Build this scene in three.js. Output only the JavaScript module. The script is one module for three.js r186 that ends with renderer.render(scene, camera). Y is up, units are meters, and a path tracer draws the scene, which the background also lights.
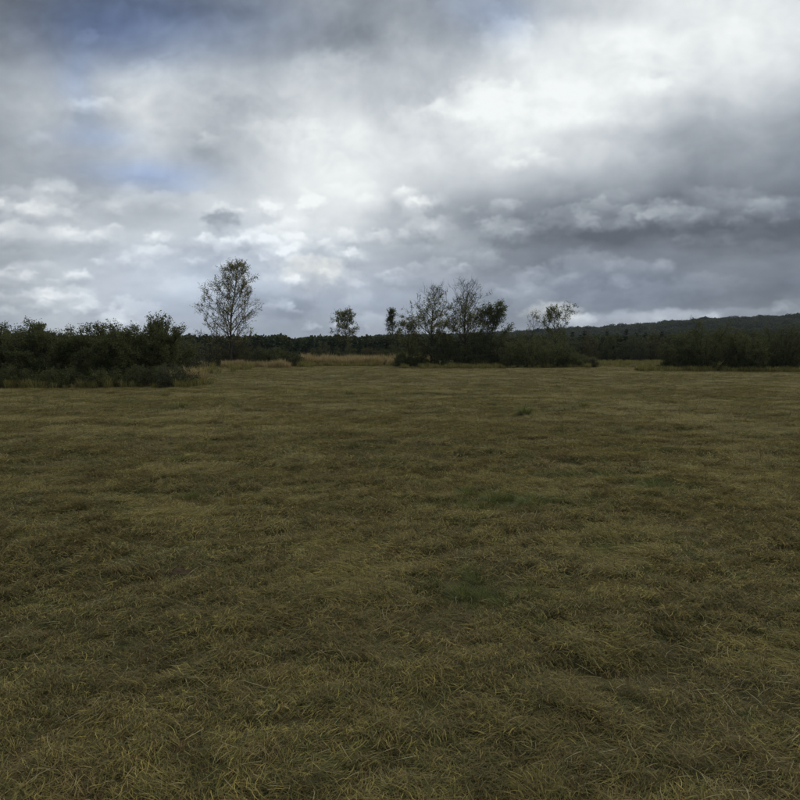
import * as THREE from 'three';

// ---------------------------------------------------------------- camera, sky, sun, exposure
const scene = new THREE.Scene();
const renderer = new THREE.WebGLRenderer({ antialias: true });
renderer.toneMapping = THREE.LinearToneMapping;
renderer.toneMappingExposure = 1.0;
renderer.shadowMap.enabled = true;

const camera = new THREE.PerspectiveCamera(62, 1, 0.05, 6000);
camera.position.set(0, 1.62, 0);
camera.rotation.set(THREE.MathUtils.degToRad(-4.3), 0, 0);

const sun = new THREE.DirectionalLight(new THREE.Color(1.0, 0.95, 0.86), 1.1);
sun.position.set(45, 95, -80);                 // behind the bright cloud, high and to the right
sun.target.position.set(0, 0, -30);
sun.castShadow = true;
sun.shadow.radius = 40;
sun.shadow.mapSize.set(2048, 2048);
Object.assign(sun.shadow.camera, { left: -70, right: 70, top: 80, bottom: -80, near: 1, far: 320 });
scene.add(sun, sun.target);
scene.fog = new THREE.FogExp2(new THREE.Color(0.8, 0.88, 1.0), 0.00011);

// ---------------------------------------------------------------- random numbers and noise
function rng(seed) {
  let a = (seed * 2654435761) >>> 0;
  return () => {
    a = (a + 0x6d2b79f5) >>> 0;
    let t = Math.imul(a ^ (a >>> 15), 1 | a);
    t = (t + Math.imul(t ^ (t >>> 7), 61 | t)) ^ t;
    return ((t ^ (t >>> 14)) >>> 0) / 4294967296;
  };
}
const PERM = new Uint8Array(512), GX = new Float32Array(256), GY = new Float32Array(256), GZ = new Float32Array(256);
{
  const r = rng(77), p = [...Array(256).keys()];
  for (let i = 255; i > 0; i--) { const j = Math.floor(r() * (i + 1)); [p[i], p[j]] = [p[j], p[i]]; }
  for (let i = 0; i < 512; i++) PERM[i] = p[i & 255];
  for (let i = 0; i < 256; i++) {
    const z = r() * 2 - 1, a = r() * Math.PI * 2, s = Math.sqrt(1 - z * z);
    GX[i] = s * Math.cos(a); GY[i] = s * Math.sin(a); GZ[i] = z;
  }
}
const fade = (t) => t * t * t * (t * (t * 6 - 15) + 10);
function noise2(x, y) {
  const xi = Math.floor(x), yi = Math.floor(y), fx = x - xi, fy = y - yi, X = xi & 255, Y = yi & 255;
  const a = PERM[PERM[X] + Y], b = PERM[PERM[X + 1] + Y], c = PERM[PERM[X] + Y + 1], d = PERM[PERM[X + 1] + Y + 1];
  const u = fade(fx), v = fade(fy);
  const n0 = GX[a] * fx + GY[a] * fy, n1 = GX[b] * (fx - 1) + GY[b] * fy;
  const n2 = GX[c] * fx + GY[c] * (fy - 1), n3 = GX[d] * (fx - 1) + GY[d] * (fy - 1);
  const l0 = n0 + (n1 - n0) * u, l1 = n2 + (n3 - n2) * u;
  return (l0 + (l1 - l0) * v) * 1.6;
}
function fbm(x, y, oct, gain = 0.5) {
  let s = 0, a = 1, n = 0;
  for (let i = 0; i < oct; i++) { s += a * noise2(x, y); n += a; a *= gain; x = x * 2.03 + 17.3; y = y * 2.03 - 9.1; }
  return s / n;
}
function billow(x, y, oct) {
  let s = 0, a = 1, n = 0;
  for (let i = 0; i < oct; i++) { s += a * (1 - 2 * Math.abs(noise2(x, y))); n += a; a *= 0.52; x = x * 2.05 + 31.7; y = y * 2.05 + 5.3; }
  return s / n;
}
const clamp = (v, a, b) => Math.min(b, Math.max(a, v));
const smooth = (a, b, v) => { const t = clamp((v - a) / (b - a), 0, 1); return t * t * (3 - 2 * t); };
const lerp = (a, b, t) => a + (b - a) * t;

// ---------------------------------------------------------------- the sky: broken cloud, computed by azimuth and elevation
// grey level of the cloud cover every 4 degrees of azimuth (-24 .. 24) and 2 degrees of elevation (26 .. 0)
const COVER = [
  [112, 118, 120, 135, 150, 148, 162, 158, 165, 192, 208, 228, 234],
  [132, 148, 148, 158, 160, 156, 170, 170, 206, 230, 240, 243, 240],
  [172, 192, 184, 188, 192, 186, 196, 200, 222, 240, 243, 242, 228],
  [185, 207, 195, 195, 210, 207, 202, 208, 241, 243, 238, 222, 198],
  [180, 207, 190, 192, 220, 228, 217, 222, 243, 238, 220, 198, 172],
  [178, 198, 180, 197, 228, 235, 224, 216, 226, 220, 204, 186, 160],
  [172, 188, 200, 208, 233, 238, 221, 205, 203, 192, 176, 160, 140],
  [186, 190, 204, 216, 234, 230, 198, 172, 158, 142, 132, 124, 114],
  [204, 206, 208, 214, 228, 212, 186, 166, 138, 116, 108, 106, 102],
  [190, 202, 190, 200, 204, 192, 178, 168, 146, 132, 130, 132, 132],
  [200, 214, 200, 200, 188, 184, 178, 172, 154, 144, 138, 134, 134],
  [196, 196, 190, 178, 176, 178, 176, 168, 152, 146, 138, 132, 130],
  [196, 186, 180, 174, 164, 170, 164, 164, 152, 152, 158, 160, 160],
  [198, 192, 186, 182, 172, 178, 172, 172, 164, 172, 184, 190, 182],
];
// clouds that stand out from the cover: azimuth, elevation, half width, half height, lift of the grey level, softness
const PUFFS = [
  [6.8, 20.2, 3.2, 1.3, 18, 0.6], [8.5, 24.6, 2.4, 1.0, 26, 0.6], [-6, 22.4, 3.2, 0.9, 16, 0.7], [-9.4, 17.7, 3.2, 0.9, 18, 0.7], [-19, 21.2, 3.6, 1.6, 14, 0.7], [-13.5, 19.5, 2.0, 1.0, -16, 0.8], [-3.4, 24, 3.6, 0.9, -14, 0.8], [-17, 17.2, 3.0, 0.8, -12, 0.8], [3.4, 22.3, 2.6, 0.9, -10, 0.8],
  [-7.7, 6.7, 3.2, 1.1, 22, 0.6, 0.35], [-8.8, 7.1, 1.3, 0.8, 14, 0.5, 0.2], [-7.2, 7.4, 1.0, 0.7, 14, 0.5, 0.2], [-6.0, 6.8, 1.2, 0.7, 12, 0.5, 0.2], [-5.3, 6.2, 2.0, 0.9, 14, 0.6], [-9.8, 6.3, 1.6, 0.7, 12, 0.5],
  [-14.6, 10.8, 1.5, 0.8, -48, 0.55], [1.6, 12.0, 1.0, 0.55, 36, 0.9], [-20, 13.6, 2.4, 0.7, -14, 0.9],
  [9.4, 10.4, 2.6, 0.8, 16, 0.45], [13.6, 11.0, 2.3, 1.0, 22, 0.35], [16.4, 11.6, 2.0, 0.95, 24, 0.35], [19.5, 11.2, 1.6, 0.8, 18, 0.4], [23.2, 11.0, 2.1, 1.1, 26, 0.35], [27.5, 10.8, 2.4, 1.0, 22, 0.4],
  [4.6, 9.2, 2.2, 0.9, 14, 0.45], [6.8, 7.9, 1.8, 0.9, 14, 0.4], [10.6, 6.2, 1.1, 0.45, 30, 0.7], [11.4, 4.8, 1.9, 0.7, 16, 0.5], [15.4, 7.4, 2.6, 1.0, 20, 0.4], [18.6, 7.0, 2.0, 0.8, 18, 0.45], [20.6, 5.0, 2.6, 0.8, 14, 0.5], [24.4, 5.6, 2.4, 0.9, 16, 0.5], [16.6, 4.6, 2.0, 0.6, 14, 0.5], [21.3, 7.2, 0.8, 0.45, 40, 0.8], [18.0, 6.0, 1.0, 0.4, 18, 0.6],
  [12.9, 3.4, 2.2, 0.7, 55, 0.45, 0.8], [14.9, 2.6, 1.4, 0.55, 70, 0.5], [18.4, 2.8, 2.8, 0.6, 40, 0.6], [22.6, 3.0, 2.6, 0.55, 45, 0.6], [26.6, 3.2, 2.6, 0.4, 26, 0.6],
  [-3.6, 4.4, 1.3, 0.7, 22, 0.5], [-2.2, 2.6, 1.4, 0.6, 26, 0.5], [1.4, 5.0, 1.5, 0.8, -10, 0.6],
  [-21.6, 3.6, 1.7, 0.9, 26, 0.5], [-23.2, 2.5, 1.2, 0.7, 34, 0.5], [-17.4, 5.6, 2.0, 0.8, 14, 0.6], [-12.0, 4.0, 1.6, 0.9, -14, 0.7], [-8.6, 3.6, 2.0, 0.9, -16, 0.7], [-26.5, 4.4, 2.2, 1.0, 20, 0.5],
];
const BLUES = [[-16, 5, 10, 5, 0.2], [0, 4, 9, 3.5, 0.14], [18, 5, 9, 3, 0.16], [-23, 26, 5.5, 3.2, 0.6], [-15, 25.5, 7, 2.2, 0.34], [7.5, 26, 3.5, 1.8, 0.3], [-20, 14.6, 4.5, 1.1, 0.5], [-17.6, 13.5, 1.9, 0.36, 0.15], [-24, 17.3, 2.6, 1.0, 0.3], [-25, 21, 1.4, 3.0, 0.25]];
function coverAt(az, el) {
  const c = clamp((az + 24) / 4, 0, 11.999), r = clamp((26 - el) / 2, 0, 12.999), ci = Math.floor(c), ri = Math.floor(r);
  const w = (t) => [((-0.5 * t + 1) * t - 0.5) * t, (1.5 * t - 2.5) * t * t + 1, ((-1.5 * t + 2) * t + 0.5) * t, (0.5 * t - 0.5) * t * t];
  const wc = w(c - ci), wr = w(r - ri);
  let s = 0;
  for (let j = 0; j < 4; j++) {
    const row = COVER[clamp(ri + j - 1, 0, 13)];
    for (let i = 0; i < 4; i++) s += wr[j] * wc[i] * row[clamp(ci + i - 1, 0, 12)];
  }
  return s;
}
// heads of cumulus all round the horizon, kept by 2-degree sectors: azimuth, elevation, radius, lift, weight
const HEADS = Array.from({ length: 180 }, () => []);
{
  const r = rng(401), all = [];
  for (let k = 0; k < 250; k++) {
    const e0 = 1.6 + 10.2 * Math.pow(r(), 0.8), a0 = r() * 360 - 180, big = 0.6 + 0.14 * e0, n = 5 + Math.floor(r() * 8), wide = big * (2 + 2.5 * r()), lift = 12 + 19 * r();
    for (let q = 0; q < n; q++) {
      const t = r() * 2 - 1, rad = big * (0.35 + 0.65 * r()) * (1 - 0.35 * Math.abs(t));
      all.push([a0 + t * wide, e0 + (1 - t * t) * big * 0.7 * r(), rad, lift * (0.7 + 0.6 * r()), 0.6 + 0.4 * r()]);
    }
  }
  for (let k = 0; k < 150; k++) {                                   // nearer, larger and softer heads higher up
    const e0 = 13 + 34 * r(), a0 = r() * 360 - 180, big = 1.3 + 1.1 * r(), n = 4 + Math.floor(r() * 6), wide = big * (1.6 + 1.6 * r()), lift = 7 + 9 * r();
    for (let q = 0; q < n; q++) { const t = r() * 2 - 1; all.push([a0 + t * wide, e0 + (1 - t * t) * big * 0.7 * r(), big * (0.45 + 0.55 * r()), lift * (0.7 + 0.6 * r()), 0.5 + 0.4 * r()]); }
  }
  all.sort((p, q) => q[1] - p[1]);
  for (const h of all) for (let b = Math.floor((h[0] - 2.6 - h[2] * 1.6 + 180) / 2); b <= Math.floor((h[0] + 2.6 + h[2] * 1.6 + 180) / 2); b++) HEADS[(b + 360) % 180].push(h);
}
function skyAt(az, el, out) {                                        // degrees; az 0 is the way the camera faces
  const D = Math.PI / 180, ca = Math.cos(clamp(Math.abs(az), 0, 55) * D);
  const e = el / ca;
  const dy = Math.sin(el * D) + 0.07, k = Math.cos(el * D) / dy;
  const px = Math.sin(az * D) * k, pz = -Math.cos(az * D) * k;       // where the ray meets a flat cloud layer
  const wx = fbm(az * 0.15 + 5, e * 0.22, 2, 0.4) * 2.6, wy = fbm(az * 0.13 - 40, e * 0.22 + 11, 2, 0.4) * 1.7;
  const inView = (1 - smooth(26, 42, Math.abs(az))) * (1 - smooth(27, 40, e));
  let L = 0, warm = 0;
  const low = 1 - smooth(9, 17, e);
  const layer = fbm(px * 0.55 + 3.1, pz * 0.55 - 1.7, 5, 0.55);
  if (inView < 1) {
    const g = fbm(px * 0.2 + 9, pz * 0.2 + 2, 3), open = smooth(-0.05, 0.55, g);
    L += (1 - inView) * (122 + 68 * smooth(16, 28, el) + 26 * g + 85 * open + 22 * layer);
  }
  if (inView > 0) L += inView * coverAt(az + wx * lerp(0.5, 0.9, smooth(14, 22, e)), e + wy * lerp(0.32, 0.85, smooth(14, 22, e)));
  // streaks and soft lumps of the layer above
  const tx = fbm(az * 0.2 + 44, e * 0.26 - 8, 3), ty = fbm(az * 0.2 - 31, e * 0.26 + 52, 3);
  const f0 = fbm(az * 0.15 + 80, e * 0.22 + tx * 0.5, 6, 0.56), f1 = fbm((az + 0.7) * 0.15 + 80, (e + 1.1) * 0.22 + tx * 0.5, 6, 0.56);
  L += (1 - low) * (20 * (f0 - f1) + 7 * layer + 15 * fbm(az * 0.2 + tx * 0.7 + 2.7, e * 0.3 + ty * 0.7, 5, 0.55) + 5 * fbm(az * 0.7 + tx, e * 0.9 + ty, 4, 0.55));
  if (low > 0) L += low * (20 * fbm(az * 0.22 + 9, e * 0.5, 6, 0.55) + 5 * layer);
  const nx = fbm(az * 0.45 + 60, e * 0.7, 5, 0.6), ny = fbm(az * 0.45, e * 0.7 + 90, 5, 0.6);
  const fx = fbm(az * 1.3 + 21, e * 1.9, 4, 0.62), fy = fbm(az * 1.3 - 63, e * 1.9 + 4, 4, 0.62);
  if (inView > 0) {
    for (const [pa, pe, rx, ry, lift, soft, cream] of PUFFS) {
      if (Math.abs(az - pa) > rx * 2.6 || Math.abs(e - pe) > ry * 3.4) continue;
      const x = (az - pa) / rx + nx * 0.9 + fx * 0.55, y = (e - pe) / ry + ny * 0.9 + fy * 0.7, yy = y < 0 ? y * 0.62 : y;
      const d = Math.sqrt(x * x + yy * yy);
      const a = inView * (1 - smooth(1 - soft, 1 + soft * 0.7, d));
      L += lift * a * (0.72 + 0.28 * clamp(y, -1, 1)); if (cream) warm += cream * a;
    }
  }
  // cumulus low down: banks of rounded heads, brighter on top, the lower (farther) ones in front of the bases above them
  if (e < 48) {
    const hx = az + nx * 0.75 + fx * 0.5, hy = e + ny * 0.55 + fy * 0.45, list = HEADS[Math.floor((az + 180) / 2 + 180) % 180];
    for (const h of list) {
      const x = (hx - h[0]) / (h[2] * 1.15), y = (hy - h[1]) / (h[2] * 0.8);
      if (x > 1.2 || x < -1.2 || y > 1.2 || y < -1.6) continue;
      const d = Math.sqrt(x * x + (y < 0 ? y * y * 0.5 : y * y));
      const a = (1 - smooth(0.58, 1.1, d)) * smooth(-1.5, -0.2, y) * h[4];
      if (a > 0) L += a * h[3] * (0.25 + 0.75 * y);
    }
  }
  let blue = 0;
  for (const [pa, pe, rx, ry, amount] of BLUES) {
    const x = (az - pa + wx * 0.7) / rx, y = (e - pe + wy * 0.5) / ry;
    blue += inView * amount * Math.exp(-(x * x + y * y));
  }
  if (inView < 1) blue += (1 - inView) * 0.6 * smooth(0.12, 0.5, fbm(px * 0.3 - 20, pz * 0.3 + 7, 4));
  blue = clamp(blue, 0, 0.9);
  L = clamp(L, 70, 249);
  const cool = clamp((245 - L) / 130, 0, 1);
  const R = L * lerp(0.982, 0.935, cool) * (1 - 0.16 * blue) * (1 + 0.025 * warm), G = L * lerp(1.0, 0.994, cool) * (1 - 0.04 * blue), B = L * lerp(1.0, 1.075, cool) * (1 + 0.2 * blue) * (1 - 0.05 * warm);
  const lin = (v) => { v = clamp(v / 255, 0, 1.02); return v < 0.04045 ? v / 12.92 : Math.pow((v + 0.055) / 1.055, 2.4); };
  out[0] = lin(R); out[1] = lin(G); out[2] = lin(B);
}
{
  const W = 4096, H = 2048, data = new Float32Array(W * H * 4), c = [0, 0, 0];
  let mr = 0, mg = 0, mb = 0, m = 0;
  for (let j = H / 2; j < H; j++) {
    const el = ((j + 0.5) / H - 0.5) * 180;
    const step = el > 45 ? 4 : 1;
    for (let i = 0; i < W; i += step) {
      let az = ((i + 0.5 * step) / W) * 360 - 90;                   // column 1/4 of the way is -z
      if (az > 180) az -= 360;
      skyAt(az, el, c);
      // the far side of the ring (behind the camera) is brought together over a few degrees
      if (Math.abs(az) > 172) { const d = [0, 0, 0]; skyAt(az > 0 ? az - 360 : az + 360, el, d); const t = (180 - Math.abs(az)) / 16 + 0.5; for (let q = 0; q < 3; q++) c[q] = lerp(d[q], c[q], t); }
      for (let q = 0; q < step; q++) { const o = (j * W + i + q) * 4; data[o] = c[0]; data[o + 1] = c[1]; data[o + 2] = c[2]; data[o + 3] = 1; }
      if (el < 6) { mr += c[0]; mg += c[1]; mb += c[2]; m++; }
    }
  }
  for (let j = 0; j < H / 2; j++) for (let i = 0; i < W; i++) { const o = (j * W + i) * 4; data[o] = mr / m * 0.3; data[o + 1] = mg / m * 0.3; data[o + 2] = mb / m * 0.3; data[o + 3] = 1; }
  const sky = new THREE.DataTexture(data, W, H, THREE.RGBAFormat, THREE.FloatType);
  sky.mapping = THREE.EquirectangularReflectionMapping;
  sky.magFilter = sky.minFilter = THREE.LinearFilter;
  sky.needsUpdate = true;
  scene.background = sky;
  scene.environment = sky;
}
console.log('sky done');

// ---------------------------------------------------------------- helpers
const V = (x, y, z) => new THREE.Vector3(x, y, z);
const names = {};
function numbered(name) { const n = names[name] = (names[name] ?? -1) + 1; return n ? `${name}_${String(n).padStart(3, '0')}` : name; }
function tag(o, name, label, category, group, kind) {
  o.name = numbered(name);
  Object.assign(o.userData, { label, category });
  if (group) o.userData.group = group;
  if (kind) o.userData.kind = kind;
  scene.add(o);
  return o;
}
function shade(o) { o.traverse((m) => { if (m.isMesh) { m.castShadow = m.receiveShadow = true; } }); return o; }
const mat = (rough = 0.9, shine = 0.25) => new THREE.MeshPhysicalMaterial({ color: 0xffffff, roughness: rough, metalness: 0, specularIntensity: shine, vertexColors: true, side: THREE.DoubleSide });

class Soup {                                                        // triangles with a colour each
  constructor() { this.p = []; this.c = []; this.i = []; this.n = 0; }
  vert(x, y, z, c) { this.p.push(x, y, z); this.c.push(c[0], c[1], c[2]); return this.n++; }
  tri(a, b, c) { this.i.push(a, b, c); }
  leaf(x, y, z, len, wid, dir, side, c, fold = 0.25) {              // a small folded leaf of two faces
    const nx = dir.y * side.z - dir.z * side.y, ny = dir.z * side.x - dir.x * side.z, nz = dir.x * side.y - dir.y * side.x;
    const f = wid * fold;
    const a = this.vert(x, y, z, c), b = this.vert(x + dir.x * len, y + dir.y * len, z + dir.z * len, c);
    const m = len * 0.45;
    const l = this.vert(x + dir.x * m + side.x * wid + nx * f, y + dir.y * m + side.y * wid + ny * f, z + dir.z * m + side.z * wid + nz * f, c);
    const r = this.vert(x + dir.x * m - side.x * wid + nx * f, y + dir.y * m - side.y * wid + ny * f, z + dir.z * m - side.z * wid + nz * f, c);
    this.tri(a, l, b); this.tri(a, b, r);
  }
  tube(pts, radii, sides, c) {
    const t = V(0, 0, 0), u = V(0, 0, 0), w = V(0, 0, 0);
    let prev = -1;
    for (let k = 0; k < pts.length; k++) {
      t.subVectors(pts[Math.min(k + 1, pts.length - 1)], pts[Math.max(k - 1, 0)]).normalize();
      u.set(Math.abs(t.y) > 0.9 ? 1 : 0, Math.abs(t.y) > 0.9 ? 0 : 1, 0).cross(t).normalize();
      w.crossVectors(t, u);
      const first = this.n;
      for (let s = 0; s < sides; s++) {
        const a = s / sides * Math.PI * 2, ca = Math.cos(a) * radii[k], sa = Math.sin(a) * radii[k];
        this.vert(pts[k].x + u.x * ca + w.x * sa, pts[k].y + u.y * ca + w.y * sa, pts[k].z + u.z * ca + w.z * sa, c);
      }
      if (prev >= 0) for (let s = 0; s < sides; s++) { const a = prev + s, b = prev + (s + 1) % sides, d = first + s, e = first + (s + 1) % sides; this.tri(a, b, d); this.tri(b, e, d); }
      prev = first;
    }
  }
  geometry() {
    const g = new THREE.BufferGeometry();
    g.setAttribute('position', new THREE.Float32BufferAttribute(this.p, 3));
    g.setAttribute('color', new THREE.Float32BufferAttribute(this.c, 3));
    g.setIndex(this.i);
    g.computeVertexNormals();
    return g;
  }
  mesh(name, material, parent) { const m = new THREE.Mesh(this.geometry(), material); m.name = name; parent.add(m); return m; }
}
function unit(r) { const z = r() * 2 - 1, a = r() * Math.PI * 2, s = Math.sqrt(1 - z * z); return V(s * Math.cos(a), z, s * Math.sin(a)); }
function across(d, r) { return unit(r).cross(d).normalize(); }
function pick(cols, r, vary = 0.22) { const c = cols[Math.floor(r() * cols.length)], k = 1 + (r() - 0.5) * 2 * vary; return [c[0] * k, c[1] * k, c[2] * k]; }
const gauss = (r) => (r() + r() + r() + r() - 2) * 0.87;

const BARK = mat(0.95), LEAF = mat(0.9), STRAW = mat(0.8);
STRAW.transmission = 0.4; STRAW.roughness = 0.9; STRAW.thickness = 0; LEAF.transmission = 0.5; LEAF.thickness = 0;

// ---------------------------------------------------------------- ground
// hollows left by wheels and mower, and green regrowth: x, z, half length, half width, turn, depth of hollow, greenness
const SPOTS = [
  [-1.3, -5.75, 0.75, 0.13, 0.16, 0.07, -0.2], [-1.62, -4.8, 0.11, 0.08, 0.1, 0.07, -0.5], [1.15, -7.0, 0.75, 0.35, 0.3, 0.04, 0.75], [2.35, -8.5, 0.9, 0.22, 0.35, 0.07, 0.5],
  [3.0, -7.8, 0.35, 0.25, 0, 0.05, 0.5], [0.45, -4.3, 0.3, 0.28, 0.4, 0.03, 0.8], [1.75, -5.35, 0.45, 0.14, 0.1, 0.05, 0.6], [2.95, -15.7, 0.25, 0.22, 0, -0.1, 0.9],
  [-4.6, -18.2, 0.3, 0.25, 0, -0.08, 0.6], [-2.4, -11.6, 1.1, 0.2, 0.12, 0.05, 0.3], [0.6, -11.0, 0.8, 0.2, -0.1, 0.05, 0.35], [-0.9, -3.7, 0.35, 0.12, 0.7, 0.05, -0.3], [1.1, -3.25, 0.25, 0.12, -0.3, 0.05, -0.2],
  [0.2, -2.95, 0.2, 0.12, 0.9, 0.05, 0.5], [-2.3, -7.4, 0.8, 0.2, 0.2, 0.04, 0.3], [4.9, -13.0, 1.2, 0.3, 0.2, 0.06, 0.4], [-6.6, -14.0, 1.4, 0.3, 0.1, 0.06, 0.3], [1.8, -24, 2.0, 0.4, 0.1, 0.08, 0.3], [-3.0, -28, 2.4, 0.4, 0.05, 0.08, 0.2],
];
function spotsAt(x, z) {
  let dip = 0, green = 0;
  for (const [sx, sz, rl, rw, turn, depth, g] of SPOTS) {
    const dx = x - sx, dz = z - sz, c = Math.cos(turn), s = Math.sin(turn);
    const u = (dx * c - dz * s) / rl, v = (dx * s + dz * c) / rw, q = u * u + v * v;
    if (q < 9) { const e = Math.exp(-q); dip += depth * 1.3 * e; green += g * 1.3 * e; }
  }
  return [dip, green];
}
const HILL_AZ = [-40, -24, -10, -5, -2, 2, 6, 10, 13, 17, 21, 24, 32, 45], HILL_EL = [0.2, 0.5, 0.75, 1.0, 1.3, 1.4, 1.5, 1.6, 1.8, 2.0, 2.25, 2.5, 2.6, 2.3];
function hillAt(x, z) {
  const R = Math.hypot(x, z); if (R < 300 || z > 0) return 0;
  const az = Math.atan2(x, -z) * 180 / Math.PI;
  let i = 0; while (i < HILL_AZ.length - 2 && az > HILL_AZ[i + 1]) i++;
  const el = lerp(HILL_EL[i], HILL_EL[i + 1], clamp((az - HILL_AZ[i]) / (HILL_AZ[i + 1] - HILL_AZ[i]), 0, 1));
  const top = 950 * Math.tan(el * Math.PI / 180) - 8;
  return Math.max(0, top) * smooth(330, 950, R) * (1 + 0.06 * fbm(x * 0.006, z * 0.006, 3));
}
function bumps(x, z) {
  const R = Math.hypot(x, z), near = 1 - smooth(40, 80, R);
  let h = 0.12 * fbm(x * 0.05 + 3, z * 0.05, 2) * smooth(4, 30, R);
  h += near * (0.035 * fbm(x * 0.42, z * 0.62 + 8, 2) + 0.05 * fbm(x * 1.15 + 4, z * 1.3, 2, 0.4));
  return h;
}
const H0 = bumps(0, 0);
function groundAt(x, z) { return bumps(x, z) - H0 - spotsAt(x, z)[0] + hillAt(x, z); }
{
  const axis = (lo, hi, fine, grow) => {                            // positions that thin out away from 0
    const a = [0]; let s = fine, v = 0;
    while (v < hi) { s = Math.min(s * grow, 60); v += s; a.push(v); }
    const b = []; s = fine; v = 0;
    while (v > lo) { s = Math.min(s * grow, 60); v -= s; b.push(v); }
    return [...b.reverse(), ...a];
  };
  const xs = axis(-1800, 1800, 0.07, 1.035), zs = axis(-1900, 500, 0.07, 1.028);
  const pos = [], col = [], idx = [], nx = xs.length;
  for (const z of zs) for (const x of xs) {
    pos.push(x, groundAt(x, z), z);
    const n = fbm(x * 0.8, z * 0.8, 4), m = fbm(x * 0.11 + 4, z * 0.16, 3);
    const k = 1 + 0.35 * n;
    col.push((0.068 + 0.02 * m) * k, (0.06 + 0.008 * m) * k, (0.025 + 0.003 * m) * k);
  }
  for (let j = 0; j + 1 < zs.length; j++) for (let i = 0; i + 1 < nx; i++) { const a = j * nx + i; idx.push(a, a + nx, a + 1, a + 1, a + nx, a + nx + 1); }
  const g = new THREE.BufferGeometry();
  g.setAttribute('position', new THREE.Float32BufferAttribute(pos, 3));
  g.setAttribute('color', new THREE.Float32BufferAttribute(col, 3));
  g.setIndex(idx); g.computeVertexNormals();
  const m = new THREE.Mesh(g, mat(1));
  m.receiveShadow = true;
  tag(m, 'ground', 'mown field and the wooded land beyond it', 'ground', null, 'structure');
  console.log('ground', idx.length / 3);
}

// ---------------------------------------------------------------- mown grass: locks of lying blades, set out by the ten thousand
const STRAWS = [[0.45, 0.355, 0.115], [0.355, 0.286, 0.084], [0.275, 0.236, 0.067], [0.218, 0.20, 0.056], [0.21, 0.145, 0.056], [0.305, 0.26, 0.105], [0.16, 0.158, 0.046], [0.13, 0.136, 0.04]];
const GREENS = [[0.095, 0.134, 0.035], [0.122, 0.155, 0.039], [0.077, 0.114, 0.038], [0.165, 0.17, 0.05], [0.23, 0.207, 0.062]];
const BROWNS = [[0.195, 0.132, 0.055], [0.25, 0.175, 0.069], [0.155, 0.12, 0.051], [0.30, 0.233, 0.085]];
function blade(s, x, y, z, head, pitch, len, wid, curl, sway, c, seg = 4) {
  let px = x, py = y, pz = z, a = head, p = pitch;
  const st = len / seg; let l = -1, r = -1;
  for (let k = 0; k <= seg; k++) {
    const w = wid * (k === seg ? 0 : (0.55 + 0.45 * Math.sin(Math.PI * (0.2 + 0.75 * k / seg)))), sx = -Math.sin(a) * w, sz = Math.cos(a) * w;
    if (k === seg) { const t = s.vert(px, py, pz, c); s.tri(l, r, t); break; }
    const tilt = w * 0.35, nl = s.vert(px + sx, py + tilt, pz + sz, c), nr = s.vert(px - sx, py - tilt, pz - sz, c);
    if (l >= 0) { s.tri(l, r, nl); s.tri(r, nr, nl); }
    l = nl; r = nr;
    px += Math.cos(a) * Math.cos(p) * st; pz += Math.sin(a) * Math.cos(p) * st; py += Math.sin(p) * st;
    a += sway / seg; p -= curl / seg;
  }
}
function lyingLock(seed, cols, n, size, lift) {                     // hay: combed one way, some ends sticking up
  const r = rng(seed), s = new Soup();
  for (let k = 0; k < n; k++) {
    const far = Math.sqrt(r()) * size * 0.5, q = r() * Math.PI * 2, up = r() < 0.09;
    const len = 0.05 + 0.12 * r() * r() + (up ? 0.02 : 0);
    blade(s, Math.cos(q) * far, r() * lift, Math.sin(q) * far, gauss(r) * 0.8 + (r() < 0.22 ? r() * 6.28 : 0), up ? 0.5 + r() * 0.6 : 0.02 + gauss(r) * 0.28, len, 0.0008 + 0.0009 * r(), up ? r() * 1.3 : 0.6 * r() + 0.1, gauss(r) * 1.5, pick(cols, r, 0.3));
  }
  return s.geometry();
}
function standingTuft(seed, cols, n, size, tall) {                  // regrowth: fine blades rising and bending over
  const r = rng(seed), s = new Soup();
  for (let k = 0; k < n; k++) {
    const far = Math.sqrt(r()) * size * 0.5, q = r() * Math.PI * 2;
    blade(s, Math.cos(q) * far, 0, Math.sin(q) * far, r() * 6.28, 0.75 + r() * 0.7, tall * (0.45 + 0.75 * r()), 0.0008 + 0.0008 * r(), 0.7 + r() * 1.5, gauss(r) * 1.4, pick(cols, r, 0.25));
  }
  return s.geometry();
}
function looseStraw(seed, n, size) {                                // pale stalks lying on top
  const r = rng(seed), s = new Soup();
  for (let k = 0; k < n; k++) {
    const far = Math.sqrt(r()) * size * 0.5, q = r() * Math.PI * 2;
    blade(s, Math.cos(q) * far, 0.02 + r() * 0.04, Math.sin(q) * far, r() * 6.28, gauss(r) * 0.5, 0.03 + 0.08 * r(), 0.0007 + 0.0005 * r(), gauss(r) * 0.5, gauss(r) * 0.6, pick([[0.44, 0.36, 0.16], [0.36, 0.28, 0.12], [0.46, 0.40, 0.21]], r, 0.2), 3);
  }
  return s.geometry();
}
const dummy = new THREE.Object3D(), up = V(0, 1, 0), nrm = V(0, 1, 0), qa = new THREE.Quaternion(), qb = new THREE.Quaternion();
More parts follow.
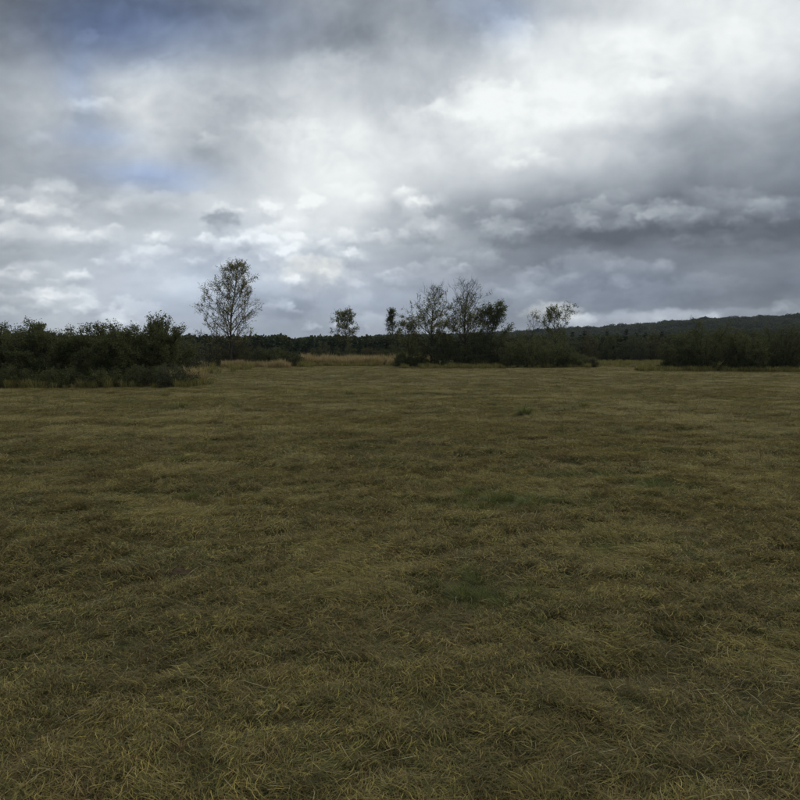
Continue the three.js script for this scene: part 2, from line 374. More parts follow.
function spread(name, label, category, geometry, list, material) {   // list: x, z, turn, scale, y above the ground, colour
  const im = new THREE.InstancedMesh(geometry, material, list.length), c = new THREE.Color();
  list.forEach(([x, z, turn, sc, dy, col, sy], k) => {
    const e = 0.12, h = groundAt(x, z);
    nrm.set(h - groundAt(x + e, z), e, h - groundAt(x, z + e)).normalize();
    qa.setFromUnitVectors(up, nrm); qb.setFromAxisAngle(up, turn);
    dummy.quaternion.copy(qa).multiply(qb);
    dummy.position.set(x, h + dy, z); dummy.scale.set(sc, sc * (sy ?? 1), sc); dummy.updateMatrix();
    im.setMatrixAt(k, dummy.matrix);
    im.setColorAt(k, c.setRGB(col[0], col[1], col[2]));
  });
  im.castShadow = im.receiveShadow = true;
  tag(im, name, label, category, null, 'stuff');
  console.log(name, list.length);
  return im;
}
// 0 straw .. 1 green, and how brown the litter is there
function greenAt(x, z) { return 0.42 + 0.65 * fbm(x * 0.9 + 11, z * 1.1, 5, 0.65) + 0.25 * fbm(x * 0.07, z * 0.1 + 30, 2) + spotsAt(x, z)[1]; }
function brownAt(x, z) { return 0.42 + 0.9 * fbm(x * 1.1 - 30, z * 1.4 + 12, 5, 0.62) + 0.35 * fbm(x * 0.1 + 50, z * 0.12, 2); }
function flowAt(x, z) { return 2.2 * fbm(x * 0.35 + 70, z * 0.5, 3) * Math.PI; }
function tintAt(x, z, r) { const v = 1 + 0.3 * fbm(x * 2.4 + 5, z * 2.8, 3) + 0.56 * (r() - 0.5) + 0.16 * fbm(x * 0.13, z * 0.2, 2); const w = 0.1 * (r() - 0.5); return [v * (1 + w), v, v * (1 - w)]; }
const mownEdge = (x, z) => z < -67 + 1.2 * fbm(x * 0.2, 3, 2);
{
  const r = rng(5), L = [[], [], []], G = [[], []], B = [[], []], S = [];
  const lay = (z0, z1, per, sc, margin, flat = 1, lump = 1) => {
    const half = 0.62 * -z0 + margin, area = 2 * half * (z1 - z0);
    for (let k = 0; k < area * per; k++) {
      const x = (r() * 2 - 1) * half, z = z0 + r() * (z1 - z0);
      if (Math.abs(x) > 0.62 * -Math.min(z, 0) + margin) continue;
      if (mownEdge(x, z)) continue;
      const hu = x + 0.35 * noise2(x * 1.3, z * 1.3 + 40), hv = z + 0.35 * noise2(x * 1.3 + 40, z * 1.3);
      const heap = 0.7 * fbm(hu * 4.6 / lump + 8, hv * 4.6 / lump, 3, 0.65) + 0.45 * fbm(hu * 0.9 - 3, hv * 0.9 + 60, 2) + 0.3 * (r() - 0.5);   // small heaps, and gaps between them
      const dip = spotsAt(x, z)[0], gap = heap - 6 * dip < -0.16;
      if (gap && r() < 0.5) continue;
      const g = greenAt(x, z), b = brownAt(x, z), t = flowAt(x, z) + gauss(r) * 1.3, col = tintAt(x, z, r), dy = 0.11 * clamp(heap, -0.1, 0.8) * (lump > 1.4 ? 0.7 : 1);
      const u = r();
      if (u < clamp(g - 0.2, 0.14, 0.9)) G[r() < 0.5 ? 0 : 1].push([x, z, r() * 6.28, sc * (0.7 + 0.5 * r()), dy * 0.5 - 0.005, col, flat]);
      else if (r() < (gap ? 0.95 : clamp(b - 0.22, 0.18, 0.8))) B[r() < 0.5 ? 0 : 1].push([x, z, t, sc * (0.8 + 0.4 * r()), dy + 0.01 * r(), col, flat]);
      else L[Math.floor(r() * 3)].push([x, z, t, sc * (0.65 + 0.75 * r()), dy + 0.002 + 0.025 * r() * r(), col, flat]);
    }
  };
  lay(-4.5, 0.6, 820, 0.68, 2.2); lay(-9, -4.5, 480, 0.85, 2.2); lay(-16, -9, 190, 1.25, 2.4, 0.9, 1.2); lay(-30, -16, 80, 1.7, 3, 0.75, 1.5); lay(-69, -30, 30, 2.5, 4, 0.55, 1.9);
  for (let k = 0; k < 2200; k++) { const z = -0.2 - 26 * r() * r(), x = (r() * 2 - 1) * (0.62 * -z + 2.2); S.push([x, z, r() * 6.28, 0.8 + 0.5 * r(), 0.0, [1, 1, 1]]); }
  L.forEach((l, k) => spread('mown_hay', 'mat of cut straw and grass lying over the open field', 'hay', lyingLock(100 + k, STRAWS, 42, 0.19, 0.03), l, STRAW));
  B.forEach((l, k) => spread('brown_litter', 'patches of dead brown grass litter in the mown field', 'litter', lyingLock(120 + k, BROWNS, 38, 0.19, 0.022), l, STRAW));
  G.forEach((l, k) => spread('grass_regrowth', 'short green grass growing up through the cut hay', 'grass', standingTuft(140 + k, GREENS, 34, 0.15, 0.07), l, STRAW));
  spread('loose_straw', 'pale loose straw stalks scattered on top of the hay', 'straw', looseStraw(160, 4, 0.7), S, STRAW);
}

// ---------------------------------------------------------------- tussocks that the mower left, and a molehill
{
  const w = rng(175), strays = [];
  while (strays.length < 34) { const z = -2.2 - 16 * w() * w(), x = (w() * 2 - 1) * (0.55 * -z + 0.8), sc = 0.3 + 0.45 * w(); if (greenAt(x, z) > 0.62) strays.push([x, z, sc]); }
  const kinds = [170, 171, 172].map((seed) => {
    const r = rng(seed), s = new Soup();
    for (let k = 0; k < 260; k++) {
      const q = r() * 6.28, d = Math.sqrt(r());
      blade(s, Math.cos(q) * d * 0.11, -0.02, Math.sin(q) * d * 0.11, q + gauss(r) * 0.9, 1.45 - 0.75 * d * r() - 0.2 * r(), 0.10 + 0.13 * r(), 0.0014 + 0.0012 * r(), 0.4 + 1.5 * r(), gauss(r) * 1.0, pick([GREENS[1], GREENS[1], GREENS[0], GREENS[3], GREENS[3], GREENS[4]], r, 0.3));
    }
    return s.geometry();
  });
  [[2.95, -15.7, 1.3], [3.3, -15.9, 0.8], [-6.1, -18.4, 1.3], [0.42, -4.35, 0.65], [0.66, -4.15, 0.5], [0.2, -4.5, 0.45], [0.5, -4.7, 0.5], [1.0, -7.1, 0.9], [1.4, -6.9, 1.0], [0.75, -7.3, 0.8], [2.2, -8.4, 1.0], [2.7, -8.6, 0.9], [3.0, -7.8, 1.1], [1.75, -5.35, 0.8], [-3.2, -9.6, 0.8], [-0.6, -13.2, 1.0], [5.2, -19, 1.2], [-1.9, -24, 1.2], [6.8, -28, 1.3], [-8.2, -23, 1.2], ...strays].forEach(([x, z, sc], k) => {
    const m = new THREE.Mesh(kinds[k % 3], STRAW), part = new THREE.Group();
    m.name = 'blades'; part.add(m); shade(part);
    part.position.set(x, groundAt(x, z), z); part.rotation.y = k * 1.7; part.scale.setScalar(sc);
    tag(part, 'grass_tussock', 'small dark green tussock of grass left standing in the mown hay', 'grass tuft', 'grass tussocks in the mown field');
  });
  const g = new THREE.IcosahedronGeometry(1, 5), p = g.attributes.position, col = [];
  for (let k = 0; k < p.count; k++) {
    const x = p.getX(k), y = p.getY(k), z = p.getZ(k), n = 1 + 0.35 * fbm(x * 2.2 + y, z * 2.2 - y, 4, 0.6), c = 1 + 0.4 * fbm(x * 5, z * 5 + y * 3, 3);
    p.setXYZ(k, x * 0.12 * n, y * 0.055 * n, z * 0.085 * n); col.push(0.06 * c, 0.042 * c, 0.026 * c);
  }
  g.setAttribute('color', new THREE.Float32BufferAttribute(col, 3)); g.computeVertexNormals();
  const m = new THREE.Mesh(g, mat(1, 0.1));
  m.castShadow = m.receiveShadow = true; m.position.set(-1.62, groundAt(-1.62, -4.8) + 0.035, -4.8);
  tag(m, 'molehill', 'small heap of dark bare earth in the mown hay', 'molehill');
}

// ---------------------------------------------------------------- trees and shrubs
const bark = (c, r) => [c[0] * (0.85 + 0.3 * r()), c[1] * (0.85 + 0.3 * r()), c[2] * (0.85 + 0.3 * r())];
const GREYBARK = [0.06, 0.052, 0.043], DARKBARK = [0.05, 0.042, 0.034];
function curve(a, dir, len, bend, r, seg, wander = 0.16) {                         // a wandering line from a, drawn towards bend
  const pts = [a.clone()], d = dir.clone(), p = a.clone();
  for (let k = 0; k < seg; k++) { d.addScaledVector(bend, 1 / seg).addScaledVector(unit(r), wander).normalize(); p.addScaledVector(d, len / seg); pts.push(p.clone()); }
  return pts;
}
const taper = (r0, r1, n) => Array.from({ length: n }, (_, k) => lerp(r0, r1, k / (n - 1)));
function foliate(s, r, p, dir, o) {
  const n = o.leaves * (0.6 + 0.8 * r());
  for (let k = 0; k < n; k++) {
    const d = unit(r).addScaledVector(dir, 0.5); d.y -= 0.25; d.normalize();
    s.leaf(p.x + gauss(r) * o.loose, p.y + gauss(r) * o.loose, p.z + gauss(r) * o.loose, o.leaf * (0.7 + 0.6 * r()), o.leaf * 0.34, d, across(d, r), pick(o.cols, r, 0.25));
  }
}
// a tree with one stem, limbs that rise from it, boughs and twigs; width(t) is the half width of the crown at height t of the crown
function makeTree(seed, o) {
  const r = rng(seed), root = new THREE.Group(), st = new Soup(), br = new Soup(), lf = new Soup();
  const bc = o.bark || GREYBARK, spine = curve(V(0, -0.12, 0), V(o.lean || 0, 1, 0).normalize(), o.h * 0.97, V(0, 0.5, 0), r, 12, 0.07);
  const rad = taper(o.r, o.r * 0.1, spine.length); rad[0] *= 1.35;
  st.tube(spine, rad, 8, bark(bc, r));
  const at = (t) => { const f = clamp(t, 0, 0.999) * (spine.length - 1), i = Math.floor(f); return spine[i].clone().lerp(spine[i + 1], f - i); };
  const n = o.limbs;
  for (let k = 0; k < n; k++) {
    const t = o.clear + (1 - o.clear) * Math.pow((k + 0.3 + 0.5 * r()) / n, o.bias || 0.9);
    const a = k * 2.4 + r() * 0.9, c = (t - o.clear) / (1 - o.clear), reach = o.width(c) * (o.even ? 0.86 + 0.24 * r() : 0.75 + 0.45 * r());
    if (reach < 0.05) continue;
    const rise = lerp(o.rise, o.top || 1.5, c) * (0.8 + 0.4 * r()), len = reach * Math.hypot(1, rise * 0.8);
    const dir = V(Math.cos(a), rise, Math.sin(a)).normalize(), p0 = at(t), lr = o.r * lerp(0.42, 0.14, c);
    const limb = curve(p0, dir, len, V(0, o.curl ?? 0.25, 0), r, 6, 0.12);
    br.tube(limb, taper(lr, lr * 0.22, 7), 5, bark(bc, r));
    const boughs = Math.max(2, Math.round(o.boughs * (0.5 + 0.5 * len / (o.h * 0.4))));
    for (let b = 0; b < boughs; b++) {
      const f = 0.22 + 0.78 * (b + 0.7 * r()) / boughs, i = Math.min(5, Math.floor(f * 6)), p = limb[i].clone().lerp(limb[i + 1], f * 6 - i > 1 ? 1 : f * 6 - i);
      const ld = limb[i + 1].clone().sub(limb[i]).normalize(), bd = ld.clone().addScaledVector(across(ld, r), 0.9).addScaledVector(up, 0.25).normalize();
      const bl = len * (0.22 + 0.3 * r()) * (1.15 - 0.55 * f), bough = curve(p, bd, bl, V(0, o.curl ?? 0.25, 0), r, 4);
      br.tube(bough, taper(lr * 0.34, lr * 0.1, 5), 4, bark(bc, r));
      for (let w = 0; w < o.twigs; w++) {
        const g = 0.15 + 0.85 * r(), j = Math.min(3, Math.floor(g * 4)), q = bough[j].clone().lerp(bough[j + 1], clamp(g * 4 - j, 0, 1));
        const td = bd.clone().addScaledVector(across(bd, r), 0.9).addScaledVector(up, 0.2).normalize(), tl = (o.twig || 0.5) * (0.5 + 0.8 * r()), twig = curve(q, td, tl, V(0, o.droop ?? 0.1, 0), r, 3);
        br.tube(twig, taper(Math.max(0.006, lr * 0.12), 0.003, 4), 3, bark(bc, r));
        const bare = o.bare ? smooth(o.bare[0], o.bare[1], q.y / o.h) : 0;
        if (r() < bare) continue;
        for (let m = 1; m < 4; m++) foliate(lf, r, twig[m], td, o);
      }
    }
  }
  st.mesh('trunk', BARK, root); br.mesh('branches', BARK, root); if (lf.n) lf.mesh('crown', LEAF, root);
  return shade(root);
}
// a shrub of many stems with a clumped, uneven crown
function makeShrub(seed, o) {
  const r = rng(seed), root = new THREE.Group(), br = new Soup(), lf = new Soup(), bc = o.bark || DARKBARK;
  const stems = o.stems || 9;
  for (let k = 0; k < stems; k++) {
    const a = k * 2.4 + r(), q = Math.sqrt((k + 0.5) / stems), base = V(Math.cos(a) * o.w * 0.2 * q, -0.08, Math.sin(a) * o.w * 0.2 * q);
    const tip = V(Math.cos(a) * o.w * 0.42 * q * (0.8 + 0.4 * r()), o.h * (0.32 + 0.6 * Math.sqrt(1 - 0.92 * q * q)) * (0.88 + 0.14 * r()), Math.sin(a) * o.w * 0.42 * q * (0.8 + 0.4 * r()));
    const d = tip.clone().sub(base), len = d.length(), sr = 0.012 + 0.012 * o.h * 0.6;
    const stem = curve(base, d.normalize(), len, V(0, 0.05, 0), r, 6);
    br.tube(stem, taper(sr, sr * 0.25, 7), 5, bark(bc, r));
    const n = o.boughs || 14;
    for (let b = 0; b < n; b++) {
      const f = b % 4 === 0 ? 0.02 + 0.3 * r() : 0.02 + 0.98 * Math.pow((b + r()) / n, o.upper || 0.8), i = Math.min(5, Math.floor(f * 6)), p = stem[i].clone().lerp(stem[i + 1], clamp(f * 6 - i, 0, 1));
      const bd = unit(r); bd.y = Math.abs(bd.y) * 0.8 + (o.upright || 0.2) * f; bd.x += Math.cos(a) * 0.5; bd.z += Math.sin(a) * 0.5; bd.normalize();
      const bl = o.w * (0.09 + 0.15 * r()) * (1.3 - 0.65 * f), bough = curve(p, bd, bl, V(0, 0.15, 0), r, 4);
      br.tube(bough, taper(sr * 0.35, 0.004, 5), 3, bark(bc, r));
      for (let w = 0; w < (o.twigs || 4); w++) {
        const j = 1 + Math.floor(r() * 4), td = unit(r).addScaledVector(bd, 0.7); td.y += 0.25; td.normalize();
        const tl = (o.twig || 0.3) * (0.35 + 0.8 * r()), twig = curve(bough[j], td, tl, V(0, 0.1, 0), r, 2);
        br.tube(twig, [0.005, 0.004, 0.002], 3, bark(bc, r));
        foliate(lf, r, twig[1], td, o); foliate(lf, r, twig[2], td, o);
      }
    }
  }
  br.mesh('stems', BARK, root); if (lf.n) lf.mesh('crown', LEAF, root);
  return shade(root);
}
// a young spruce: whorls of drooping, needled boughs
function makeSpruce(seed, h, w, cols) {
  const r = rng(seed), root = new THREE.Group(), st = new Soup(), lf = new Soup();
  const spine = curve(V(0, -0.1, 0), V(0, 1, 0), h * 1.02, V(0, 1.2, 0), r, 8);
  st.tube(spine, taper(0.02 * h, 0.004, 9), 6, bark(DARKBARK, r));
  const whorls = Math.round(h * 4.2);
  for (let k = 0; k < whorls; k++) {
    const t = 0.05 + 0.95 * (k + r() * 0.5) / whorls, y = t * h, n = 6, reach = w * 0.5 * Math.pow(1 - t, 0.75) + 0.06;
    const i = Math.min(7, Math.floor(t * 8)), c = spine[i].clone().lerp(spine[i + 1], clamp(t * 8 - i, 0, 1));
    for (let b = 0; b < n; b++) {
      const a = b / n * 6.28 + k * 0.7 + r() * 0.5, len = reach * (0.7 + 0.55 * r()), dir = V(Math.cos(a), lerp(0.05, 0.9, t * t), Math.sin(a)).normalize();
      for (let s = 0; s < 7; s++) {
        const f = (s + 0.5) / 7, p = c.clone().addScaledVector(dir, len * f); p.y -= 0.12 * f * f * len;
        for (const e of [-1, 1]) {
          const d = dir.clone().add(V(-Math.sin(a) * e * 0.9, gauss(r) * 0.35, Math.cos(a) * e * 0.9)).normalize();
          lf.leaf(p.x, p.y, p.z, (0.12 + 0.2 * len * (1 - f * 0.6)) * (0.7 + 0.6 * r()), 0.035 + 0.02 * r(), d, across(d, r), pick(cols, r, 0.25));
        }
      }
    }
  }
  st.mesh('trunk', BARK, root); lf.mesh('crown', LEAF, root);
  return shade(root);
}
function plant(o, x, z, turn = 0, sc = 1) { o.position.set(x, groundAt(x, z), z); o.rotation.y = turn; o.scale.setScalar(sc); return o; }

const OLIVE = [[0.13, 0.14, 0.042], [0.11, 0.128, 0.04], [0.15, 0.145, 0.05], [0.10, 0.115, 0.038]];
const DEEP = [[0.084, 0.098, 0.033], [0.098, 0.11, 0.037], [0.07, 0.084, 0.03], [0.115, 0.108, 0.042]];
const RUSSET = [[0.13, 0.095, 0.046], [0.11, 0.095, 0.044], [0.09, 0.088, 0.038], [0.15, 0.11, 0.05]];
const GREYGREEN = [[0.10, 0.115, 0.066], [0.12, 0.128, 0.076], [0.085, 0.10, 0.058]];
const AUTUMN = [[0.25, 0.23, 0.08], [0.19, 0.18, 0.068], [0.30, 0.26, 0.095], [0.16, 0.16, 0.06]];
const SPRUCE = [[0.046, 0.066, 0.034], [0.056, 0.074, 0.038], [0.04, 0.056, 0.032]];
const ORDER = ['first', 'second', 'third', 'fourth', 'fifth', 'sixth', 'seventh', 'eighth', 'ninth', 'tenth', 'eleventh', 'twelfth'];

// the tall thin-leaved tree and its neighbour
tag(plant(makeTree(111, { h: 9.5, r: 0.13, clear: 0.14, limbs: 38, bias: 1.05, rise: 0.8, top: 1.1, boughs: 9, twigs: 7, twig: 0.5, leaves: 1.8, loose: 0.1, leaf: 0.095, cols: AUTUMN, even: 1, width: (c) => 3.3 * Math.pow(1 - c, 0.62) * (0.7 + 0.3 * smooth(0, 0.25, c)) + 0.25 }), -15.7, -62, 0.4),
  'tall_tree', 'tallest tree, thin-leaved with an oval crown open to the sky', 'tree');
tag(plant(makeShrub(12, { h: 4.3, w: 3.8, stems: 9, boughs: 9, twigs: 4, twig: 0.5, leaves: 0.9, loose: 0.12, leaf: 0.085, cols: AUTUMN, bark: GREYBARK, upright: 0.5 }), -17.9, -61),
  'bare_shrub', 'half-bare shrub with open twigs at the foot of the tallest tree', 'shrub');
// trees behind the dry grass
tag(plant(makeTree(13, { h: 5.9, r: 0.1, clear: 0.34, limbs: 18, rise: 0.6, boughs: 6, twigs: 6, twig: 0.5, leaves: 3.2, loose: 0.16, leaf: 0.13, cols: DEEP.concat(AUTUMN), width: (c) => 2.0 * Math.sin(Math.PI * (0.2 + 0.7 * c)) }), -7.0, -88),
  'round_tree', 'small tree with a broad rounded crown behind the dry tan grass', 'tree');
tag(plant(makeTree(14, { h: 6.9, r: 0.08, clear: 0.3, limbs: 20, rise: 0.5, boughs: 5, twigs: 6, twig: 0.4, leaves: 4, loose: 0.14, leaf: 0.12, cols: DEEP, width: (c) => 1.1 * (1 - 0.8 * c) + 0.1 }), -0.7, -88),
  'slim_tree', 'slim dark tree with a narrow pointed crown behind the dry tan grass', 'tree');
// the group beyond the middle of the field
tag(plant(makeTree(15, { h: 7.2, r: 0.11, clear: 0.2, limbs: 30, bias: 1.1, rise: 0.7, boughs: 7, twigs: 6, twig: 0.45, leaves: 4.2, loose: 0.13, leaf: 0.1, cols: OLIVE.concat(AUTUMN), bare: [0.45, 1.05], width: (c) => 2.5 * Math.pow(1 - c, 0.55) + 0.15 }), 2.9, -62),
  'thin_topped_tree', 'tree with leafy lower limbs and a thin bare top, beside the slim dark tree', 'tree');
tag(plant(makeTree(16, { h: 7.4, r: 0.11, clear: 0.2, limbs: 32, bias: 1.0, rise: 1.1, boughs: 7, twigs: 6, twig: 0.55, leaves: 4.0, loose: 0.13, leaf: 0.1, cols: AUTUMN.concat(OLIVE), bare: [0.5, 1.0], lean: 0.03, width: (c) => 2.2 * Math.pow(1 - c, 0.45) + 0.2 }), 6.1, -62.4, 1.2),
  'wispy_tree', 'tree with wispy upswept bare twigs at its top in the middle clump', 'tree');
tag(plant(makeTree(17, { h: 4.9, r: 0.1, clear: 0.2, limbs: 22, rise: 0.6, boughs: 6, twigs: 6, twig: 0.45, leaves: 3.6, loose: 0.16, leaf: 0.11, cols: OLIVE.concat(DEEP), width: (c) => 1.9 * Math.sin(Math.PI * (0.25 + 0.68 * c)) }), 8.3, -62.2, 2.2),
  'leafy_tree', 'low leafy green tree beside the wispy-topped tree', 'tree');
tag(plant(makeTree(18, { h: 4.1, r: 0.07, clear: 0.2, limbs: 14, rise: 0.7, boughs: 5, twigs: 5, twig: 0.4, leaves: 3, loose: 0.14, leaf: 0.1, cols: OLIVE.concat(AUTUMN), width: (c) => 1.1 * Math.sin(Math.PI * (0.25 + 0.68 * c)) }), 1.0, -62.6, 2.2),
  'small_tree', 'small pale-leaved tree under the thin bare-topped tree', 'tree');
tag(plant(makeTree(19, { h: 5.1, r: 0.08, clear: 0.35, limbs: 18, rise: 0.8, boughs: 5, twigs: 5, twig: 0.4, leaves: 2.6, loose: 0.13, leaf: 0.11, cols: OLIVE, width: (c) => 1.75 * Math.sin(Math.PI * (0.22 + 0.68 * c)) }), 15.3, -66, 0.6),
  'loose_crowned_tree', 'small tree with a loose leafy top rising out of olive shrubs', 'tree');
tag(plant(makeTree(20, { h: 5.2, r: 0.06, clear: 0.4, limbs: 12, rise: 1.0, boughs: 4, twigs: 4, twig: 0.4, leaves: 0.5, loose: 0.1, leaf: 0.08, cols: AUTUMN, width: (c) => 1.1 * Math.sin(Math.PI * (0.22 + 0.68 * c)) }), 13.0, -66.5, 0.9),
  'bare_tree', 'thin nearly bare tree rising out of olive shrubs', 'tree');
console.log('trees done');

// shrubs: x, z, height, width, colours, seed; a row is counted off from the thing at its end
function shrubs(list, name, label, group, more = {}) {
  list.forEach(([x, z, h, w, cols, seed], k) =>
    tag(plant(makeShrub(seed, { h, w, stems: 11, boughs: 13, twigs: 4, twig: 0.3, leaves: 4.8, loose: 0.12, leaf: 0.085, cols, ...more }), x, z, seed), name, label.replace('#', ORDER[k]), 'shrub', group));
}
const near = { stems: 24, boughs: 22, twigs: 6, leaves: 7, upper: 0.6, loose: 0.1, leaf: 0.066, twig: 0.26 };
shrubs([[-13.4, -30.4, 2.95, 3.4, DEEP.concat(OLIVE), 30], [-16.4, -30.8, 3.0, 3.8, DEEP.concat(OLIVE), 31], [-19.6, -31.4, 3.3, 3.6, DEEP.concat(OLIVE), 32]], 'dense_shrub', '# dense dark green shrub from the tall olive shrub, at the field corner', 'dense shrubs at the corner of the field', near);
shrubs([[-11.6, -31.6, 3.4, 3.0, OLIVE.concat(OLIVE, DEEP), 33]], 'willow_shrub', 'tall olive green shrub with upright shoots beside the dense dark shrubs', null, { ...near, upright: 0.55 });
shrubs([[-9.85, -28.5, 1.0, 2.0, GREYGREEN.concat(DEEP), 34]], 'bramble', 'low dark bramble mound in front of the dry grass tuft', null, { stems: 15, boughs: 10, leaves: 5, leaf: 0.055, loose: 0.08, twig: 0.2 });
shrubs([[-11.2, -28.9, 1.0, 1.9, DEEP, 36]], 'bramble', 'low dark bramble mound in front of the tall olive shrub', null, { stems: 14, boughs: 9, leaves: 5, leaf: 0.055, loose: 0.08, twig: 0.2 });
shrubs([[-12.7, -28.7, 0.75, 1.9, OLIVE, 35], [-14.6, -28.6, 0.75, 2.0, OLIVE, 37], [-16.7, -28.8, 0.8, 2.0, OLIVE, 38], [-18.9, -29, 0.8, 2.2, OLIVE, 39]], 'weed_clump', '# low weedy clump from the brambles, at the foot of the dense shrubs', 'weeds along the dense shrubs', { stems: 16, boughs: 8, leaves: 4, leaf: 0.055, loose: 0.08, twig: 0.25, upright: 0.8 });
shrubs([[-14.3, -45, 2.8, 2.8, GREYGREEN.concat(DEEP), 40], [-17.0, -46, 2.6, 2.8, GREYGREEN.concat(DEEP), 41]], 'grey_shrub', '# grey-green shrub from the tallest tree, behind the olive shrub', 'grey-green shrubs near the tallest tree', { leaves: 3.5 });
shrubs([[-15.3, -63.2, 2.7, 3.2, RUSSET.concat(DEEP), 44], [-17.4, -63, 2.2, 2.8, RUSSET.concat(DEEP), 43], [-19.6, -62, 2.5, 3.2, RUSSET.concat(DEEP), 42]], 'russet_shrub', '# low brownish shrub from the trunk of the tallest tree', 'brownish shrubs under the tallest tree');
shrubs([[-13.4, -62.4, 1.9, 3.0, DEEP, 45], [-11.8, -62.8, 2.1, 3.0, DEEP.concat(OLIVE), 46], [-10.2, -63.4, 1.3, 2.2, DEEP, 47]], 'low_shrub', '# low rounded dark shrub on the way from the tallest tree to the dry grass', 'low rounded shrubs beside the dry grass');
shrubs([[-8.6, -72, 2.0, 3, RUSSET.concat(DEEP), 48], [-5.8, -73, 2.3, 3, DEEP, 49], [-3.2, -72, 2.1, 3, DEEP.concat(RUSSET), 50], [-0.6, -72.5, 2.3, 3, DEEP, 51], [1.6, -70, 2.4, 2.8, DEEP, 52]], 'scrub', '# dark scrub bush behind the dry grass, counted towards the middle trees', 'scrub behind the dry grass');
shrubs([[1.7, -62.4, 2.6, 2.6, DEEP.concat(OLIVE), 53], [3.8, -61.6, 3.7, 3.4, DEEP, 54], [5.6, -61.8, 2.7, 2.8, DEEP.concat(OLIVE), 55], [7.3, -61.4, 3.6, 3.4, DEEP, 56], [9.0, -61.6, 2.8, 2.8, DEEP, 57], [0.3, -61.8, 1.4, 2.0, DEEP.concat(OLIVE), 104]], 'thicket_shrub', '# dark dense shrub of the thicket under the middle trees', 'thicket at the foot of the middle trees', { leaves: 5.5 });
shrubs([[9.9, -59, 2.5, 2.6, OLIVE.concat(DEEP), 58], [11.2, -58.4, 3.1, 3.2, OLIVE, 59], [12.8, -58.6, 3.5, 3.4, OLIVE, 60], [14.2, -59, 2.4, 2.6, OLIVE.concat(DEEP), 61], [15.6, -59.4, 1.5, 2.2, OLIVE, 105], [16.9, -59.9, 0.9, 1.8, OLIVE.concat(RUSSET), 106]], 'olive_shrub', '# rounded olive shrub from the thicket under the middle trees', 'olive shrubs at the end of the middle clump', { leaves: 5 });
shrubs([[12.9, -73, 4.5, 4.2, OLIVE.concat(DEEP), 62], [17, -75, 3.6, 4, DEEP, 63]], 'high_shrub', '# domed high shrub behind the olive shrubs, counted towards the clearing', 'domed shrubs above the olive shrubs');
shrubs([[21.0, -50.4, 2.7, 3.0, DEEP, 64], [23.2, -50.6, 4.2, 4.3, DEEP.concat(OLIVE), 65], [25.8, -50.2, 3.3, 4.0, DEEP.concat(OLIVE), 66], [29, -50.8, 3.8, 4.2, DEEP, 67]], 'dark_shrub', '# big dark shrub of the row that begins at the clearing', 'dark shrubs before the clearing', { leaves: 6, stems: 18, boughs: 18 });
console.log('shrubs done');

// young spruces: a few kinds, copied
{
  const kinds = [70, 71, 72, 73].map((s, k) => makeSpruce(s, 3.5, [1.7, 1.5, 2.0, 1.8][k], SPRUCE));
  const r = rng(74);
  const set = (x, z, h, label, group) => {
    const o = kinds[Math.floor(r() * kinds.length)].clone();
    tag(plant(o, x, z, r() * 6.28, h / 3.5), 'young_spruce', label, 'spruce tree', group);
  };
  for (let k = 0; k < 26; k++) set(-24.5 + k * 1.05 + (r() - 0.5) * 0.7, -94 - r() * 6, 3.0 + 0.9 * r() + (k % 5 === 2 ? 0.5 : 0) - 0.02 * k, 'young dark spruce with a pointed top in the row behind the dry grass', 'young spruces behind the dry grass');
  for (let k = 0; k < 16; k++) set(22.6 + k * 1.35 + (r() - 0.5) * 0.8, -96 - r() * 7, 3.7 + 1.1 * r(), 'dark spruce along the far side of the clearing', 'spruces along the far side of the clearing');
  for (let k = 0; k < 12; k++) set(-34 + k * 1.1 + (r() - 0.5) * 0.8, -72 - r() * 10, 2.8 + 0.8 * r(), 'dark spruce standing behind the dense shrubs at the field corner', 'spruces behind the field corner');
}
{
  const mk = (s, h, w, cols) => makeShrub(s, { h, w, stems: 10, boughs: 12, twigs: 4, twig: 0.4, leaves: 4.5, loose: 0.17, leaf: 0.13, cols });
  const kinds = [mk(80, 4, 3.6, DEEP), mk(81, 4, 4, DEEP.concat(GREYGREEN)), mk(82, 4, 3.4, DEEP.concat(RUSSET))], r = rng(83);
  [[20.5, -90, 3.6], [23.5, -95, 4.2], [26.5, -93.5, 4.0], [29.3, -94, 4.3], [32.5, -93, 4.1], [35.5, -94, 4.3], [38.6, -93, 4.4], [42, -92, 4.6], [45.6, -91, 4.6], [49.5, -92, 4.8]].forEach(([x, z, h], k) =>
    tag(plant(kinds[k % 3].clone(), x, z, r() * 6.28, h / 4), 'clearing_tree', `${ORDER[k]} rounded dark tree along the far side of the clearing, from the domed shrubs`, 'tree', 'rounded trees lining the clearing'));
  [[-30, -66, 3.2], [-26.5, -68, 3.0], [-34, -64, 3.4], [-38, -64, 3.6], [-42, -66, 3.4], [-23, -69, 2.6]].forEach(([x, z, h], k) =>
    tag(plant(kinds[k % 3].clone(), x, z, r() * 6.28, h / 4), 'hedge_tree', 'rounded tree in the hedge behind the dense shrubs at the corner', 'tree', 'trees in the hedge behind the dense shrubs'));
}

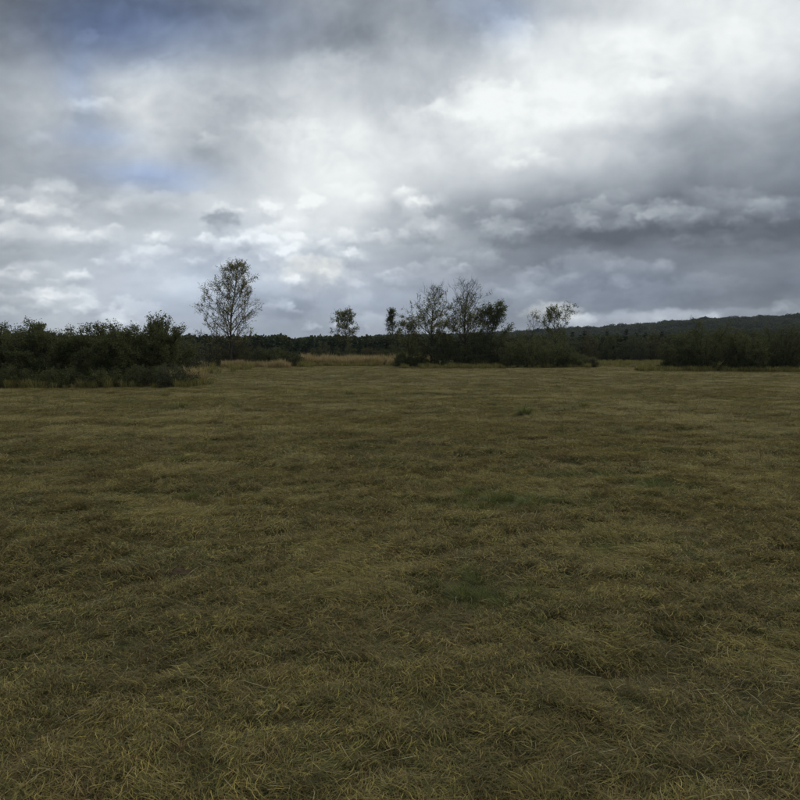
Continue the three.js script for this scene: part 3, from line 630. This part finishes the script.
// dry tan grass along the end of the field, and rough grass in the clearing
{
  const r = rng(90), dry = [[0.46, 0.35, 0.17], [0.40, 0.30, 0.14], [0.50, 0.39, 0.20], [0.32, 0.25, 0.12], [0.24, 0.21, 0.09]];
  const tuft = (seed, cols, n, tall) => {
    const q = rng(seed), s = new Soup();
    for (let k = 0; k < n; k++) { const a = q() * 6.28, d = Math.sqrt(q()) * 0.3; blade(s, Math.cos(a) * d, -0.03, Math.sin(a) * d, q() * 6.28, 1.2 + 0.35 * q(), tall * (0.5 + 0.6 * q()), 0.006 + 0.005 * q(), 0.2 + 0.8 * q(), gauss(q) * 0.5, pick(cols, q, 0.25), 4); }
    return s.geometry();
  };
  const D = [], O = [];
  const put = (n, x0, x1, z0, z1, sc, to) => { for (let k = 0; k < n; k++) { const x = lerp(x0, x1, r()), z = lerp(z0, z1, r()); if (fbm(x * 0.45 + 6, z * 0.45, 2) < -0.18) continue; const c = 0.8 + 0.45 * r(); to.push([x, z, r() * 6.28, sc * (0.75 + 0.5 * r()) * (1 + 0.7 * fbm(x * 0.7, z * 0.7, 2)), 0, [c, c, c]]); } };
  put(1250, -10.6, 3.6, -69.8, -65.2, 1.02, D); put(80, -10.7, -9.2, -31.2, -30.1, 0.95, D); put(380, -24, -10, -61.5, -59, 0.7, D);
  put(420, -24, -8, -66.5, -60.5, 0.6, O); put(800, -9.5, 16, -66.5, -63.2, 0.55, O); put(2600, 9, 52, -93, -60, 0.42, O); put(420, 17.5, 31, -50.6, -48, 0.5, O); put(420, 0, 16.5, -60.4, -57, 0.5, O); put(420, -22, -8.8, -31.5, -27.8, 0.45, O); put(700, -40, -12, -58, -33, 0.6, O);
  spread('dry_grass', 'tall dry tan grass along the end of the mown field', 'dry grass', tuft(91, dry, 70, 0.95), D, STRAW);
  spread('rough_grass', 'rough olive grass round the shrubs and in the clearing', 'rough grass', tuft(92, GREENS.concat(STRAWS), 60, 0.9), O, STRAW);
}

// the wooded hill: crowns past counting
{
  const r = rng(95), crown = (seed) => {
    const q = rng(seed), s = new Soup();
    for (let k = 0; k < 420; k++) { const d = unit(q); d.y = d.y * 0.75 + 0.1; const p = d.clone().multiplyScalar(3.6 * (0.7 + 0.4 * q())), t = unit(q); s.leaf(p.x, p.y * 1.25 + 4.5, p.z, 1.1, 0.5, t, across(t, q), pick([[0.055, 0.072, 0.032], [0.065, 0.08, 0.034], [0.046, 0.062, 0.03], [0.078, 0.078, 0.036]], q, 0.25)); }
    return s.geometry();
  };
  const L = [[], []];
  for (let k = 0; k < 9000; k++) {
    const az = (-40 + 86 * r()) * Math.PI / 180, R = 520 + 500 * Math.pow(r(), 0.7), X = Math.sin(az) * R, Z = -Math.cos(az) * R, c = 0.95 + 0.5 * (r() - 0.5) + 0.5 * fbm(X * 0.02, Z * 0.02, 3), sc = 0.5 + 0.55 * r() + 0.5 * r() * r() * r();
    L[k % 2].push([Math.sin(az) * R, -Math.cos(az) * R, r() * 6.28, sc, -1.5, [c, c, c]]);
  }
  const M = [];
  for (let k = 0; k < 2600; k++) {
    const az = (-44 + 88 * r()) * Math.PI / 180, R = 108 + 190 * r() * r(), c = 0.75 + 0.35 * r();
    M.push([Math.sin(az) * R, -Math.cos(az) * R, r() * 6.28, 0.34 + 0.16 * r() + (R - 108) * 0.0006, -0.2, [c, c, c]]);
  }
  spread('woodland', 'low dark wood behind the spruces and the clearing', 'woodland', crown(98), M, LEAF);
  L.forEach((l, k) => spread('hill_forest', 'dark forest covering the long low hill on the skyline', 'forest', crown(96 + k), l, LEAF));
}
renderer.render(scene, camera);
